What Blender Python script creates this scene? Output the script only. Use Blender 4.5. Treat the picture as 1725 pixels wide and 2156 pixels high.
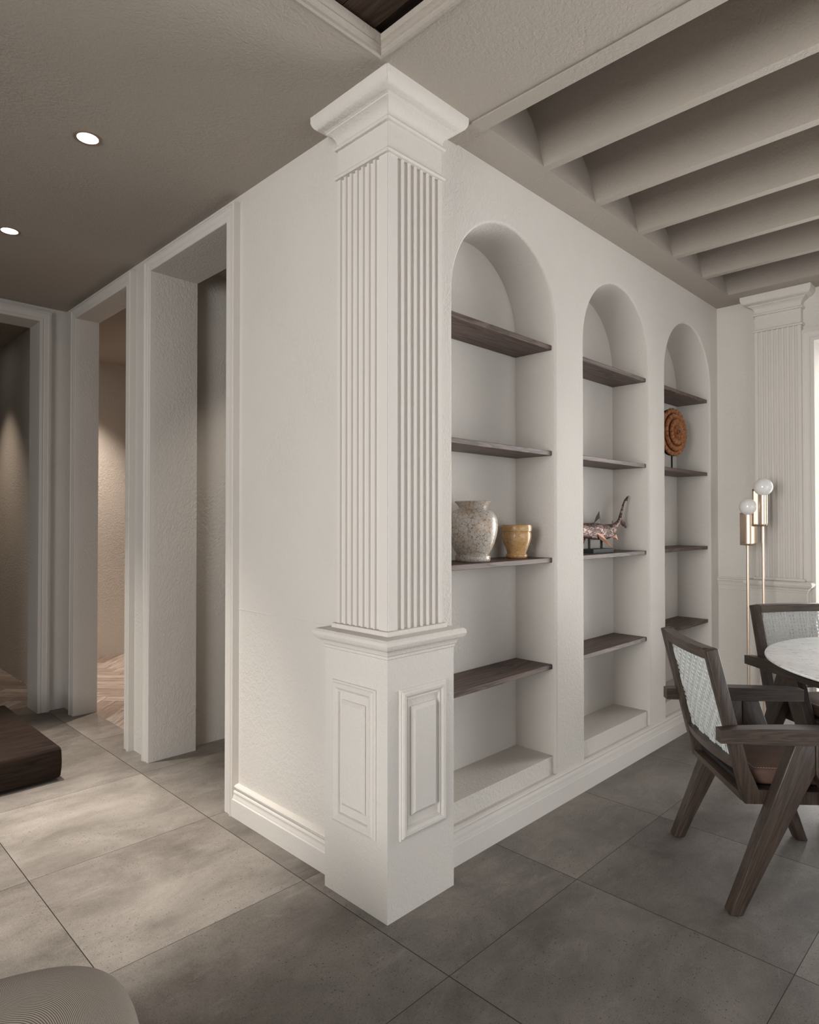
import bpy, bmesh, math, random
from mathutils import Vector, Matrix, noise
random.seed(7)
for o in list(bpy.data.objects): bpy.data.objects.remove(o, do_unlink=True)
SC = bpy.context.scene
COL = SC.collection
PI = math.pi

# ------------------------------------------------------------ camera
cam = bpy.data.cameras.new('camera'); cam_o = bpy.data.objects.new('camera', cam); COL.objects.link(cam_o)
cam.sensor_fit = 'HORIZONTAL'; cam.sensor_width = 36.0; cam.lens = 1361.0/1725*36
cam.clip_start = .05
FW = Vector((.7103, .7038, .0125)).normalized(); RT = Vector((.7038, -.7104, 0)).normalized(); UP = RT.cross(FW)
M = Matrix((RT, UP, -FW)).transposed().to_4x4(); M.translation = (-1.4337, -1.5201, 1.3)
cam_o.matrix_world = M
SC.camera = cam_o

# ------------------------------------------------------------ exposure, world, large lights
SC.view_settings.view_transform = 'Standard'; SC.view_settings.look = 'None'
SC.view_settings.gamma = 1; SC.view_settings.exposure = 0.16
SC.view_settings.use_curve_mapping = False
W = bpy.data.worlds.new('world'); SC.world = W; W.use_nodes = True
W.node_tree.nodes['Background'].inputs[0].default_value = (.93, .96, 1, 1)
W.node_tree.nodes['Background'].inputs[1].default_value = 1.6

def area(name, loc, direction, sx, sy, power, color):
    l = bpy.data.lights.new(name, 'AREA'); l.shape = 'RECTANGLE'; l.size = sx; l.size_y = sy
    l.energy = power; l.color = color; l.spread = math.radians(105)
    o = bpy.data.objects.new(name, l); COL.objects.link(o); o.location = loc
    o.rotation_euler = Vector(direction).to_track_quat('-Z', 'Z').to_euler()
    return o
# daylight arriving through the three window openings
area('window_light_west', (-4.75, -1.0, 1.35), (1, 0, -.10), 3.0, 1.9, 76, (1, .985, .96))
area('window_light_south', (.3, -4.55, 1.25), (0, 1, -.10), 3.9, 2.2, 10.5, (1, .99, .98))
area('door_light_east', (3.50, -1.55, 1.2), (-1, 0, 0), 2.3, 2.4, 78, (1, .985, .965))

# ------------------------------------------------------------ materials
class N:
    def __init__(s, name):
        s.m = bpy.data.materials.new(name); s.m.use_nodes = True
        s.t = s.m.node_tree; s.b = s.t.nodes['Principled BSDF']
        s.pos = None
    def n(s, kind, **kw):
        x = s.t.nodes.new(kind)
        for k, v in kw.items():
            if k.startswith('i_'):
                key = k[2:]; key = int(key) if key.isdigit() else key.replace('_', ' ')
                x.inputs[key].default_value = v
            else: setattr(x, k, v)
        return x
    def l(s, a, b): s.t.links.new(a, b)
    def coord(s, scale=(1, 1, 1), rot=(0, 0, 0), kind='Object'):
        tc = s.n('ShaderNodeTexCoord'); mp = s.n('ShaderNodeMapping')
        mp.inputs['Scale'].default_value = scale; mp.inputs['Rotation'].default_value = rot
        s.l(tc.outputs[kind], mp.inputs[0]); return mp.outputs[0]
    def noise(s, co, scale, detail=4, rough=.5, dist=0):
        x = s.n('ShaderNodeTexNoise', i_Scale=scale, i_Detail=detail, i_Roughness=rough, i_Distortion=dist)
        s.l(co, x.inputs['Vector']); return x.outputs['Fac']
    def ramp(s, fac, stops):
        r = s.n('ShaderNodeValToRGB'); e = r.color_ramp.elements
        while len(e) < len(stops): e.new(.5)
        for i, (p, c) in enumerate(stops):
            e[i].position = p; e[i].color = (c, c, c, 1) if isinstance(c, (int, float)) else (*c, 1)
        s.l(fac, r.inputs[0]); return r.outputs[0]
    def math(s, op, a, b=None, c=None):
        x = s.n('ShaderNodeMath', operation=op)
        for i, v in enumerate((a, b, c)):
            if v is None: continue
            if isinstance(v, (int, float)): x.inputs[i].default_value = v
            else: s.l(v, x.inputs[i])
        return x.outputs[0]
    def mix(s, fac, a, b, mode='MIX'):
        x = s.n('ShaderNodeMix', data_type='RGBA', blend_type=mode)
        for i, v in ((0, fac), (6, a), (7, b)):
            if isinstance(v, (int, float)): x.inputs[i].default_value = v
            elif isinstance(v, tuple): x.inputs[i].default_value = (*v, 1)
            else: s.l(v, x.inputs[i])
        return x.outputs[2]
    def bump(s, h, strength, dist, prev=None):
        x = s.n('ShaderNodeBump', i_Strength=strength, i_Distance=dist); s.l(h, x.inputs['Height'])
        if prev is not None: s.l(prev, x.inputs['Normal'])
        return x.outputs[0]
    def out(s, col=None, rough=None, bump=None, metal=0, spec=None, coat=0):
        if col is not None:
            if isinstance(col, tuple): s.b.inputs['Base Color'].default_value = (*col, 1)
            else: s.l(col, s.b.inputs['Base Color'])
        if rough is not None:
            if isinstance(rough, (int, float)): s.b.inputs['Roughness'].default_value = rough
            else: s.l(rough, s.b.inputs['Roughness'])
        if bump is not None: s.l(bump, s.b.inputs['Normal'])
        s.b.inputs['Metallic'].default_value = metal
        if spec is not None: s.b.inputs['Specular IOR Level'].default_value = spec
        s.b.inputs['Coat Weight'].default_value = coat
        return s.m

def plaster(name, col, rough_bump=.5, amp=1.0):
    a = N(name); co = a.coord()
    big = a.noise(co, 1.7, 3, .55)
    med = a.noise(co, 9, 4, .6, .4)
    # trowelled ripples: stretched, distorted noise in patches
    co2 = a.coord((1.0, 1.0, .75), (.5, .35, .6))
    rip = a.noise(co2, 80, 3, .55, .65)
    fine = a.noise(co, 150, 4, .7)
    patch = a.ramp(a.noise(co, 2.6, 2, .5), [(.35, .25), (.68, 1.0)])
    c = a.mix(a.ramp(big, [(.3, 0.0), (.72, 1.0)]), tuple(v*.955 for v in col), col)
    c = a.mix(a.ramp(med, [(.3, 0.0), (.75, .35)]), c, tuple(min(1, v*w) for v, w in zip(col, (1.03, 1.0, .95))))
    h = a.math('MULTIPLY', a.ramp(rip, [(.35, 0.0), (.65, 1.0)]), patch)
    b = a.bump(h, .52*rough_bump, .006*amp)
    b = a.bump(fine, .38, .0022*amp, b)
    return a.out(c, .93, b, spec=.15)

def wood(name, dark, light, axis='X', scale=1.0, rough=.55, spec=.35, contrast=1.0, tilt=0.0):
    a = N(name)
    st = {'X': (.6, 9, 9), 'Y': (9, .6, 9), 'Z': (9, 9, .6)}[axis]
    tc = a.n('ShaderNodeTexCoord'); add = a.n('ShaderNodeVectorMath', operation='ADD')
    oi = a.n('ShaderNodeObjectInfo'); rot = a.n('ShaderNodeMapping'); rot.inputs['Rotation'].default_value = (0, math.radians(tilt), 0)
    a.l(tc.outputs['Object'], rot.inputs[0]); a.l(rot.outputs[0], add.inputs[0])
    sc = a.n('ShaderNodeVectorMath', operation='SCALE'); sc.inputs['Scale'].default_value = 0
    cmb = a.n('ShaderNodeCombineXYZ'); r = a.math('MULTIPLY', oi.outputs['Random'], 7.0)
    for i in range(3): a.l(r, cmb.inputs[i])
    a.l(cmb.outputs[0], add.inputs[1])
    mp = a.n('ShaderNodeMapping'); mp.inputs['Scale'].default_value = tuple(v*scale for v in st)
    a.l(add.outputs[0], mp.inputs[0]); co = mp.outputs[0]
    w1 = a.noise(co, 1.6, 3, .5, 1.6)
    rings = a.math('FRACT', a.math('MULTIPLY', w1, 7.0))
    rings = a.ramp(rings, [(0.0, .1), (.75, .8), (1.0, .15)])
    mp2 = a.n('ShaderNodeMapping'); mp2.inputs['Scale'].default_value = tuple(v*scale*5 for v in st)
    a.l(add.outputs[0], mp2.inputs[0])
    fib = a.noise(mp2.outputs[0], 2.4, 3, .65)
    f = a.math('ADD', a.math('MULTIPLY', rings, .45*contrast), a.math('MULTIPLY', fib, .6))
    c = a.mix(a.ramp(f, [(.22, 0.0), (.78, 1.0)]), dark, light)
    b = a.bump(fib, .25, .0015)
    return a.out(c, rough, b, spec=spec)

PL = plaster('plaster_walls', (.655, .622, .580), .62)
PL_SMOOTH = plaster('plaster_mouldings', (.67, .637, .597), .16, .8)
PL_PIL = plaster('plaster_pilaster', (.665, .632, .59), .55, 1.0)
PL_CEIL = plaster('plaster_ceiling_shaded', (.415, .372, .325), .6)  # same plaster as the walls, overhead shade darkened into its colour
SHELF = wood('walnut_shelves', (.018, .011, .009), (.145, .096, .076), 'X', .9, .5, .35, 1.5)
CHAIRW = wood('smoked_walnut', (.016, .011, .008), (.098, .066, .048), 'X', 1.6, .42, .45, .7)
CHAIRL = wood('smoked_walnut_upright', (.016, .011, .008), (.090, .061, .045), 'Z', 1.6, .42, .45, .7)
CHAIRR = wood('smoked_walnut_rear_leg', (.016, .011, .008), (.090, .061, .045), 'Z', 1.6, .42, .45, .7, -23)
CHAIRF = wood('smoked_walnut_front_leg', (.016, .011, .008), (.090, .061, .045), 'Z', 1.6, .42, .45, .7, 21)
CHAIRY = wood('smoked_walnut_cross', (.022, .015, .011), (.120, .082, .060), 'Y', 1.6, .42, .45, .7)
BENCHW = wood('dark_table_wood', (.006, .004, .003), (.030, .017, .011), 'X', .7, .62, .16, 1.2)
CEILW = wood('dark_ceiling_planks', (.020, .012, .008), (.085, .052, .036), 'Y', .8, .6, .25, .9)

def m_simple(name, col, rough, metal=0, spec=.5, coat=0):
    return N(name).out(col, rough, None, metal, spec, coat)
BLACK = m_simple('black_metal', (.012, .012, .013), .5)
STONEB = m_simple('charcoal_block', (.055, .062, .064), .75)
THREAD = m_simple('cream_thread', (.6, .52, .44), .8)
BOARD = m_simple('black_seat_board', (.012, .011, .011), .7)

def m_brass():
    a = N('champagne_brass'); return a.out((.82, .67, .53), .30, None, 1.0)
BRASS = m_brass()
def m_opal():
    a = N('opal_glass'); return a.out((.80, .78, .76), .08, None, 0, .5, .6)
OPAL = m_opal()
def m_leather():
    a = N('brown_leather'); co = a.coord()
    n1 = a.noise(co, 14, 4, .6); v = a.n('ShaderNodeTexVoronoi', i_Scale=420.0); a.l(co, v.inputs['Vector'])
    c = a.mix(a.ramp(n1, [(.3, 0.0), (.75, 1.0)]), (.105, .062, .046), (.150, .092, .070))
    return a.out(c, .55, a.bump(v.outputs['Distance'], .35, .0008), spec=.4)
LEATHER = m_leather()
def m_cane():
    a = N('grey_woven_cord'); co = a.coord()
    n1 = a.noise(co, 60, 3, .6); c = a.mix(n1, (.40, .415, .405), (.62, .635, .62))
    return a.out(c, .5, None, spec=.4)
CANE = m_cane()
def m_marble():
    a = N('white_marble'); co = a.coord((1, .5, 1), (0, 0, .75))
    n1 = a.noise(co, 58, 5, .66, .5); n2 = a.noise(a.coord((1, .5, 1), (0, 0, .7)), 7, 4, .6, .5)
    v = a.ramp(n1, [(.27, (.16, .17, .18)), (.37, (.55, .56, .57)), (.45, (.88, .88, .87))])
    c = a.mix(a.ramp(n2, [(.35, .5), (.7, 0.0)]), v, (.62, .63, .64))
    return a.out(c, .22, None, spec=.5)
MARBLE = m_marble()

def m_tiles():
    a = N('travertine_floor_tiles'); g = a.n('ShaderNodeNewGeometry'); sp = a.n('ShaderNodeSeparateXYZ')
    a.l(g.outputs['Position'], sp.inputs[0])
    ux = a.math('DIVIDE', a.math('ADD', sp.outputs[0], .034), .7)
    uy = a.math('DIVIDE', a.math('ADD', sp.outputs[1], .292), .698)
    def line(u, w):
        fr = a.math('FRACT', u); d = a.math('ABSOLUTE', a.math('SUBTRACT', fr, .5))
        return a.math('GREATER_THAN', d, .5-w)
    ln = a.math('MAXIMUM', line(ux, .0022), line(uy, .0016))
    cell = a.n('ShaderNodeCombineXYZ'); a.l(a.math('FLOOR', ux), cell.inputs[0]); a.l(a.math('FLOOR', uy), cell.inputs[1])
    wn = a.n('ShaderNodeTexWhiteNoise'); a.l(cell.outputs[0], wn.inputs[0])
    add = a.n('ShaderNodeVectorMath', operation='ADD'); sc = a.n('ShaderNodeVectorMath', operation='SCALE')
    sc.inputs['Scale'].default_value = 23.0; a.l(wn.outputs['Color'], sc.inputs[0])
    a.l(g.outputs['Position'], add.inputs[0]); a.l(sc.outputs[0], add.inputs[1])
    def mp(s, r=0):
        m = a.n('ShaderNodeMapping'); m.inputs['Scale'].default_value = s; m.inputs['Rotation'].default_value = (0, 0, r)
        a.l(add.outputs[0], m.inputs[0]); return m.outputs[0]
    cloud = a.noise(mp((1, 1.5, 1), .25), 2.6, 8, .68, .4)
    wisp = a.noise(mp((1, 3.2, 1), .15), 5.5, 6, .68, .8)
    def pitlayer(scale, rad):
        v = a.n('ShaderNodeTexVoronoi', i_Scale=scale); a.l(mp((1, 1.25, 1)), v.inputs['Vector'])
        rnd = a.n('ShaderNodeSeparateXYZ'); a.l(v.outputs['Color'], rnd.inputs[0])
        size = a.math('MULTIPLY', a.math('POWER', rnd.outputs[0], 3.0), rad)
        return a.ramp(a.math('SUBTRACT', size, v.outputs['Distance']), [(0.0, 0.0), (.03, 1.0)])
    pits = a.math('MAXIMUM', pitlayer(95, .34), pitlayer(210, .40))
    pmask = a.noise(mp((1, 1, 1)), 4, 3, .6)
    big = a.noise(mp((1, 1.3, 1)), 1.4, 4, .6, .3)
    cm = a.math('ADD', a.math('MULTIPLY', a.ramp(cloud, [(.34, 0.0), (.64, 1.0)]), .65), a.math('MULTIPLY', a.ramp(big, [(.36, 0.0), (.62, 1.0)]), .35))
    c = a.mix(cm, (.078, .065, .054), (.270, .243, .215))
    c = a.mix(a.ramp(wisp, [(.56, 0.0), (.75, .30)]), c, (.40, .372, .338))
    pm = a.math('MULTIPLY', pits, a.ramp(pmask, [(.36, .15), (.58, 1.0)]))
    c = a.mix(a.math('MULTIPLY', pm, .85), c, (.045, .038, .033))
    gr = a.noise(mp((1, 1, 1)), 320, 2, .6)
    c = a.mix(.16, c, a.mix(a.ramp(gr, [(.35, 0.0), (.65, 1.0)]), (.05, .045, .04), (.40, .37, .34)))
    tone = a.math('ADD', a.math('MULTIPLY', wn.outputs['Value'], .22), .89)
    tm = a.n('ShaderNodeVectorMath', operation='SCALE'); a.l(c, tm.inputs[0]); a.l(tone, tm.inputs['Scale'])
    c = a.mix(ln, tm.outputs[0], (.018, .014, .012))
    h = a.math('SUBTRACT', a.math('MULTIPLY', wisp, .3), pm)
    b = a.bump(h, .35, .0015)
    return a.out(c, a.ramp(cloud, [(.3, .48), (.7, .62)]), b, spec=.35)
TILES = m_tiles()

def m_parquet():
    a = N('ash_parquet'); at = a.n('ShaderNodeAttribute', attribute_name='tone'); uv = a.n('ShaderNodeUVMap', uv_map='grain')
    m = a.n('ShaderNodeMapping'); m.inputs['Scale'].default_value = (2.0, 22, 1); a.l(uv.outputs[0], m.inputs[0])
    g = a.noise(m.outputs[0], 2.0, 5, .65, 1.2)
    c = a.mix(a.ramp(g, [(.3, 0.0), (.7, 1.0)]), (.20, .145, .118), (.66, .60, .54))
    c2 = a.mix(a.ramp(at.outputs['Fac'], [(0.0, 0.0), (1.0, .75)]), c, (.18, .12, .095))
    return a.out(c2, .4, a.bump(g, .15, .001), spec=.4)
PARQ = m_parquet()

def m_crackle():
    a = N('crackled_stone_glaze'); co = a.coord()
    wv = a.n('ShaderNodeVectorMath', operation='ADD'); nn = a.n('ShaderNodeTexNoise', i_Scale=75.0, i_Detail=3.0)
    a.l(co, nn.inputs['Vector']); sc = a.n('ShaderNodeVectorMath', operation='SCALE'); sc.inputs['Scale'].default_value = .024
    a.l(nn.outputs['Color'], sc.inputs[0]); a.l(co, wv.inputs[0]); a.l(sc.outputs[0], wv.inputs[1])
    v = a.n('ShaderNodeTexVoronoi', feature='DISTANCE_TO_EDGE', i_Scale=58.0); a.l(wv.outputs[0], v.inputs['Vector'])
    v2 = a.n('ShaderNodeTexVoronoi', feature='DISTANCE_TO_EDGE', i_Scale=80.0); a.l(wv.outputs[0], v2.inputs['Vector'])
    cr = a.ramp(v.outputs['Distance'], [(.0, 1.0), (.055, 0.0)])
    cr2 = a.math('MULTIPLY', a.ramp(v2.outputs['Distance'], [(.0, .35), (.04, 0.0)]), 1.0)
    base = a.mix(a.ramp(a.noise(co, 13, 3, .6), [(.38, 0.0), (.66, 1.0)]), (.52, .50, .46), (.50, .39, .30))
    c = a.mix(a.math('MAXIMUM', cr, a.math('MULTIPLY', cr2, .35)), base, (.15, .085, .055))
    return a.out(c, .25, a.bump(cr, -.2, .001), spec=.5)
CRACKLE = m_crackle()
def m_amber():
    a = N('amber_stone'); co = a.coord()
    n1 = a.noise(co, 30, 5, .65); n2 = a.noise(co, 220, 3, .6)
    c = a.mix(a.ramp(n1, [(.35, 0.0), (.65, 1.0)]), (.52, .28, .10), (.62, .43, .22))
    c = a.mix(a.ramp(n2, [(.35, .6), (.5, 0.0)]), c, (.28, .13, .04))
    return a.out(c, .22, None, spec=.55)
AMBER = m_amber()
def m_bronze():
    a = N('weathered_bronze'); co = a.coord((1, 1, 2.5), (0, .3, 0))
    n1 = a.noise(co, 30, 5, .7, 1.0)
    c = a.ramp(n1, [(.40, (.022, .011, .009)), (.52, (.12, .062, .048)), (.66, (.62, .46, .38))])
    return a.out(c, a.ramp(n1, [(.4, .5), (.65, .25)]), a.bump(n1, .6, .004), metal=.55)
BRONZE = m_bronze()
COPPER = m_simple('bright_bronze', (.27, .13, .08), .42, .6)
DARKB = m_simple('dark_bronze', (.035, .02, .016), .45, .5)
def m_carved():
    a = N('carved_terracotta_wood'); co = a.coord()
    n1 = a.noise(co, 55, 4, .6)
    c = a.mix(a.ramp(n1, [(.35, 0.0), (.7, 1.0)]), (.20, .065, .022), (.42, .17, .062))
    return a.out(c, .5, a.bump(n1, .3, .002), spec=.3)
CARVED = m_carved()
def m_knit():
    a = N('ribbed_oatmeal_knit'); uv = a.n('ShaderNodeUVMap', uv_map='knit'); sp = a.n('ShaderNodeSeparateXYZ'); a.l(uv.outputs[0], sp.inputs[0])
    nn = a.noise(a.coord(), 18, 3, .6)
    wob = a.math('MULTIPLY', nn, 2.2)
    rows = a.math('SINE', a.math('ADD', a.math('MULTIPLY', sp.outputs[1], 2*PI*260), wob))
    st = a.math('SINE', a.math('ADD', a.math('MULTIPLY', sp.outputs[0], 2*PI*360), a.math('MULTIPLY', sp.outputs[1], 2*PI*105)))
    h = a.math('MULTIPLY', a.ramp(rows, [(.0, 0.0), (.45, 1.0)]), a.ramp(st, [(0.0, .25), (.4, 1.0)]))
    c = a.mix(h, (.20, .16, .12), (.80, .76, .71))
    return a.out(c, .9, a.bump(h, .6, .003), spec=.15)
KNIT = m_knit()
def m_emit(name, col, s):
    a = N(name); a.b.inputs['Base Color'].default_value = (0, 0, 0, 1)
    a.b.inputs['Emission Color'].default_value = (*col, 1); a.b.inputs['Emission Strength'].default_value = s
    return a.m
LENS = m_emit('lit_downlight_lens', (1, .96, .9), 14)
RINGM = m_simple('downlight_ring_bronze', (.30, .22, .17), .4, .3)
def m_glass():
    a = N('clear_pane'); t = a.t; tr = a.n('ShaderNodeBsdfTransparent'); gl = a.n('ShaderNodeBsdfGlossy'); gl.inputs['Roughness'].default_value = .02
    fr = a.n('ShaderNodeFresnel', i_IOR=1.45); mx = a.n('ShaderNodeMixShader')
    a.l(fr.outputs[0], mx.inputs[0]); a.l(tr.outputs[0], mx.inputs[1]); a.l(gl.outputs[0], mx.inputs[2])
    a.l(mx.outputs[0], t.nodes['Material Output'].inputs[0]); return a.m
GLASS = m_glass()

# ------------------------------------------------------------ mesh helpers
def obj(name, bm, mat, parent=None, smooth=None):
    me = bpy.data.meshes.new(name); bm.normal_update()
    bmesh.ops.recalc_face_normals(bm, faces=bm.faces)
    if smooth is not None:
        for f in bm.faces: f.smooth = True
    bm.to_mesh(me); bm.free()
    if smooth is not None: me.set_sharp_from_angle(angle=math.radians(smooth))
    if isinstance(mat, (list, tuple)):
        for m in mat: me.materials.append(m)
    else: me.materials.append(mat)
    o = bpy.data.objects.new(name, me); COL.objects.link(o)
    if parent: o.parent = parent
    return o
def tag(o, label, cat, group=None, kind=None):
    o['label'] = label; o['category'] = cat
    if group: o['group'] = group
    if kind: o['kind'] = kind
    return o
def struct(name, bm, mat, smooth=None, parent=None):
    o = obj(name, bm, mat, parent, smooth)
    if not parent: o['kind'] = 'structure'
    return o
def thing(name, label, cat, loc=(0, 0, 0), rz=0, group=None):
    o = bpy.data.objects.new(name, None); COL.objects.link(o); o.location = loc; o.rotation_euler = (0, 0, rz)
    o.empty_display_size = .1
    return tag(o, label, cat, group)
def B(): return bmesh.new()
def box(bm, x0, x1, y0, y1, z0, z1):
    v = [bm.verts.new(p) for p in ((x0, y0, z0), (x1, y0, z0), (x1, y1, z0), (x0, y1, z0), (x0, y0, z1), (x1, y0, z1), (x1, y1, z1), (x0, y1, z1))]
    for f in ((0, 3, 2, 1), (4, 5, 6, 7), (0, 1, 5, 4), (1, 2, 6, 5), (2, 3, 7, 6), (3, 0, 4, 7)): bm.faces.new([v[i] for i in f])
    return bm
def bevel(bm, r, seg=2):
    bmesh.ops.bevel(bm, geom=list(bm.edges), offset=r, segments=seg, profile=.5, affect='EDGES'); return bm
def rbox(x0, x1, y0, y1, z0, z1, r=.004, seg=2): return bevel(box(B(), x0, x1, y0, y1, z0, z1), r, seg)
def prism(bm, pts, fn, a, b):
    """pts 2-D polygon, fn(u,v,w)->3-D, extruded from w=a to w=b"""
    A = [bm.verts.new(fn(u, v, a)) for u, v in pts]; Bv = [bm.verts.new(fn(u, v, b)) for u, v in pts]
    n = len(pts)
    bm.faces.new(A); bm.faces.new(Bv[::-1])
    for i in range(n): bm.faces.new((A[i], A[(i+1) % n], Bv[(i+1) % n], Bv[i]))
    return bm
def lathe(bm, prof, cx=0, cy=0, cz=0, seg=48, cap=True):
    rings = []
    for r, z in prof:
        if r < 1e-5: rings.append([bm.verts.new((cx, cy, cz+z))])
        else: rings.append([bm.verts.new((cx+r*math.cos(2*PI*i/seg), cy+r*math.sin(2*PI*i/seg), cz+z)) for i in range(seg)])
    for a, b in zip(rings, rings[1:]):
        for i in range(seg):
            j = (i+1) % seg
            if len(a) == 1 and len(b) == 1: continue
            if len(a) == 1: bm.faces.new((a[0], b[j], b[i]))
            elif len(b) == 1: bm.faces.new((a[i], a[j], b[0]))
            else: bm.faces.new((a[i], a[j], b[j], b[i]))
    if cap:
        for r in (rings[0], rings[-1]):
            if len(r) > 2: bm.faces.new(r)
    return bm
def tube(bm, pts, rad, seg=8, flat=1.0):
    """round tube through points; rad float or list"""
    pts = [Vector(p) for p in pts]; rings = []
    up = Vector((0, 0, 1))
    for i, p in enumerate(pts):
        t = (pts[min(i+1, len(pts)-1)]-pts[max(i-1, 0)]).normalized()
        s = t.cross(up)
        if s.length < .05: s = t.cross(Vector((0, 1, 0)))
        s.normalize(); u = s.cross(t)
        r = rad[i] if isinstance(rad, (list, tuple)) else rad
        rings.append([bm.verts.new(p+s*(r*math.cos(2*PI*k/seg)*flat)+u*(r*math.sin(2*PI*k/seg))) for k in range(seg)])
    for a, b in zip(rings, rings[1:]):
        for k in range(seg): bm.faces.new((a[k], a[(k+1) % seg], b[(k+1) % seg], b[k]))
    bm.faces.new(rings[0][::-1]); bm.faces.new(rings[-1])
    return bm
def rect_loft(bm, rings, cap_top=True, cap_bot=True, back=None):
    """rings: list of lists of 3-D points (same count), closed loops"""
    R = [[bm.verts.new(p) for p in r] for r in rings]; n = len(R[0])
    for a, b in zip(R, R[1:]):
        for i in range(n): bm.faces.new((a[i], a[(i+1) % n], b[(i+1) % n], b[i]))
    if cap_bot: bm.faces.new(R[0][::-1])
    if cap_top: bm.faces.new(R[-1])
    return bm
def extrude_path(bm, prof, fn, a, b):
    """open profile prof [(d,z)] swept from a to b: fn(d,z,s)"""
    A = [bm.verts.new(fn(d, z, a)) for d, z in prof]; Bv = [bm.verts.new(fn(d, z, b)) for d, z in prof]
    for i in range(len(prof)-1): bm.faces.new((A[i], A[i+1], Bv[i+1], Bv[i]))
    bm.faces.new(A); bm.faces.new(Bv[::-1])
    return bm

# ------------------------------------------------------------ floors
CZ = 2.752
bm = B()
def quad(bm, x0, x1, y0, y1, z):
    bm.faces.new([bm.verts.new(p) for p in ((x0, y0, z), (x1, y0, z), (x1, y1, z), (x0, y1, z))])
for q in ((-4.9, 3.5, -4.9, 2.05), (-4.9, .18, 2.05, 3.55)): box(bm, q[0], q[1], q[2], q[3], -.08, 0)
struct('floor', bm, TILES)
def herringbone(name, x0, x1, y0, y1, seed):
    rnd = random.Random(seed); bm = B(); uvl = bm.loops.layers.uv.new('grain'); tl = bm.verts.layers.float.new('tone')
    L, w, g = .56, .112, .0012
    k = 5
    ang = PI/4; ca, sa = math.cos(ang), math.sin(ang)
    def plank(cx, cy, horiz):
        hx, hy = (L/2, w/2) if horiz else (w/2, L/2)
        pts = [(cx-hx+g, cy-hy+g), (cx+hx-g, cy-hy+g), (cx+hx-g, cy+hy-g), (cx-hx+g, cy+hy-g)]
        P = []
        for p in pts:
            X = p[0]*ca-p[1]*sa+(x0+x1)/2; Y = p[0]*sa+p[1]*ca+(y0+y1)/2
            P.append((X, Y))
        if all(p[0] < x0 for p in P) or all(p[0] > x1 for p in P) or all(p[1] < y0 for p in P) or all(p[1] > y1 for p in P): return
        cl = P
        def clip(poly, axis, val, keep):
            out = []
            for i in range(len(poly)):
                a_, b_ = poly[i], poly[(i+1) % len(poly)]
                ia = (a_[axis]-val)*keep >= 0; ib = (b_[axis]-val)*keep >= 0
                if ia: out.append(a_)
                if ia != ib:
                    t = (val-a_[axis])/(b_[axis]-a_[axis]); out.append((a_[0]+(b_[0]-a_[0])*t, a_[1]+(b_[1]-a_[1])*t))
            return out
        for ax, v, kp in ((0, x0, 1), (0, x1, -1), (1, y0, 1), (1, y1, -1)):
            cl = clip(cl, ax, v, kp)
            if len(cl) < 3: return
        t = rnd.random()**2; off = rnd.uniform(0, 50)
        vs = [bm.verts.new((p[0], p[1], 0.0)) for p in cl]
        for v in vs: v[tl] = t
        f = bm.faces.new(vs)
        for lp in f.loops:
            X = lp.vert.co.x-(x0+x1)/2; Y = lp.vert.co.y-(y0+y1)/2
            a_ = X*ca+Y*sa; b_ = -X*sa+Y*ca
            lp[uvl].uv = ((a_, b_) if horiz else (b_, a_))
            lp[uvl].uv = (lp[uvl].uv[0]+off, lp[uvl].uv[1]+off)
    n = 26
    for r in range(-n*3, n*3):
        for c in range(-n, n):
            bx = r*w+c*2*L; by = r*w
            plank(bx+L/2, by+w/2, True)
            plank(bx+L+w/2-0, by+w-L/2+0, False) if False else plank(bx+L+w/2, by+w/2-L/2+w/2, False)
    box(bm, x0, x1, y0, y1, -.06, -.003)
    return struct(name, bm, PARQ)
herringbone('floor_parquet_hall', .18, 3.0, 2.05, 4.95, 3)
herringbone('floor_parquet_study', -2.6, .075, 3.55, 6.3, 5)

# ------------------------------------------------------------ walls
YN = .095     # face of the wall with niches
XL = .075     # face of the wall with openings
niches = [(.43, 1.155), (1.408, 2.137), (2.347, 3.068)]
def arch_outline(x0, x1, zb, grow=0.0, n=28):
    x0 -= grow; x1 += grow; c = (x0+x1)/2; r = (x1-x0)/2; zs = 2.540-(niches[0][1]-niches[0][0])/2
    pts = [(x0, zb), (x1, zb)] + [(c+r*math.cos(PI*i/n), zs+r*math.sin(PI*i/n)) for i in range(n+1)]
    return pts
bm = B()
R = .012
outer = [(.293, 0), (3.26, 0), (3.26, 2.86), (.293, 2.86)]
eds = []
def loop_edges(vs):
    for i in range(len(vs)): eds.append(bm.edges.new((vs[i], vs[(i+1) % len(vs)])))
loop_edges([bm.verts.new((x, YN, z)) for x, z in outer])
for x0, x1 in niches:
    rings = []
    for k in range(6):
        a = k/5*PI/2
        g = R*(1-math.sin(a)); d = R*(1-math.cos(a))
        rings.append([bm.verts.new((x, YN+d, z)) for x, z in arch_outline(x0, x1, .135, g)])
    rings.append([bm.verts.new((x, .32, z)) for x, z in arch_outline(x0, x1, .135)])
    loop_edges(rings[0])
    for a_, b_ in zip(rings, rings[1:]):
        for i in range(len(a_)): bm.faces.new((a_[i], b_[i], b_[(i+1) % len(a_)], a_[(i+1) % len(a_)]))
    bm.faces.new(rings[-1])
bmesh.ops.triangle_fill(bm, use_beauty=True, edges=eds)
for x0, x1 in niches: box(bm, x0, x1, YN+.018, .33, 0, .216)
box(bm, .326, 3.26, .34, .36, 0, 2.86)
wr = struct('wall_right', bm, PL, 30)
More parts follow.
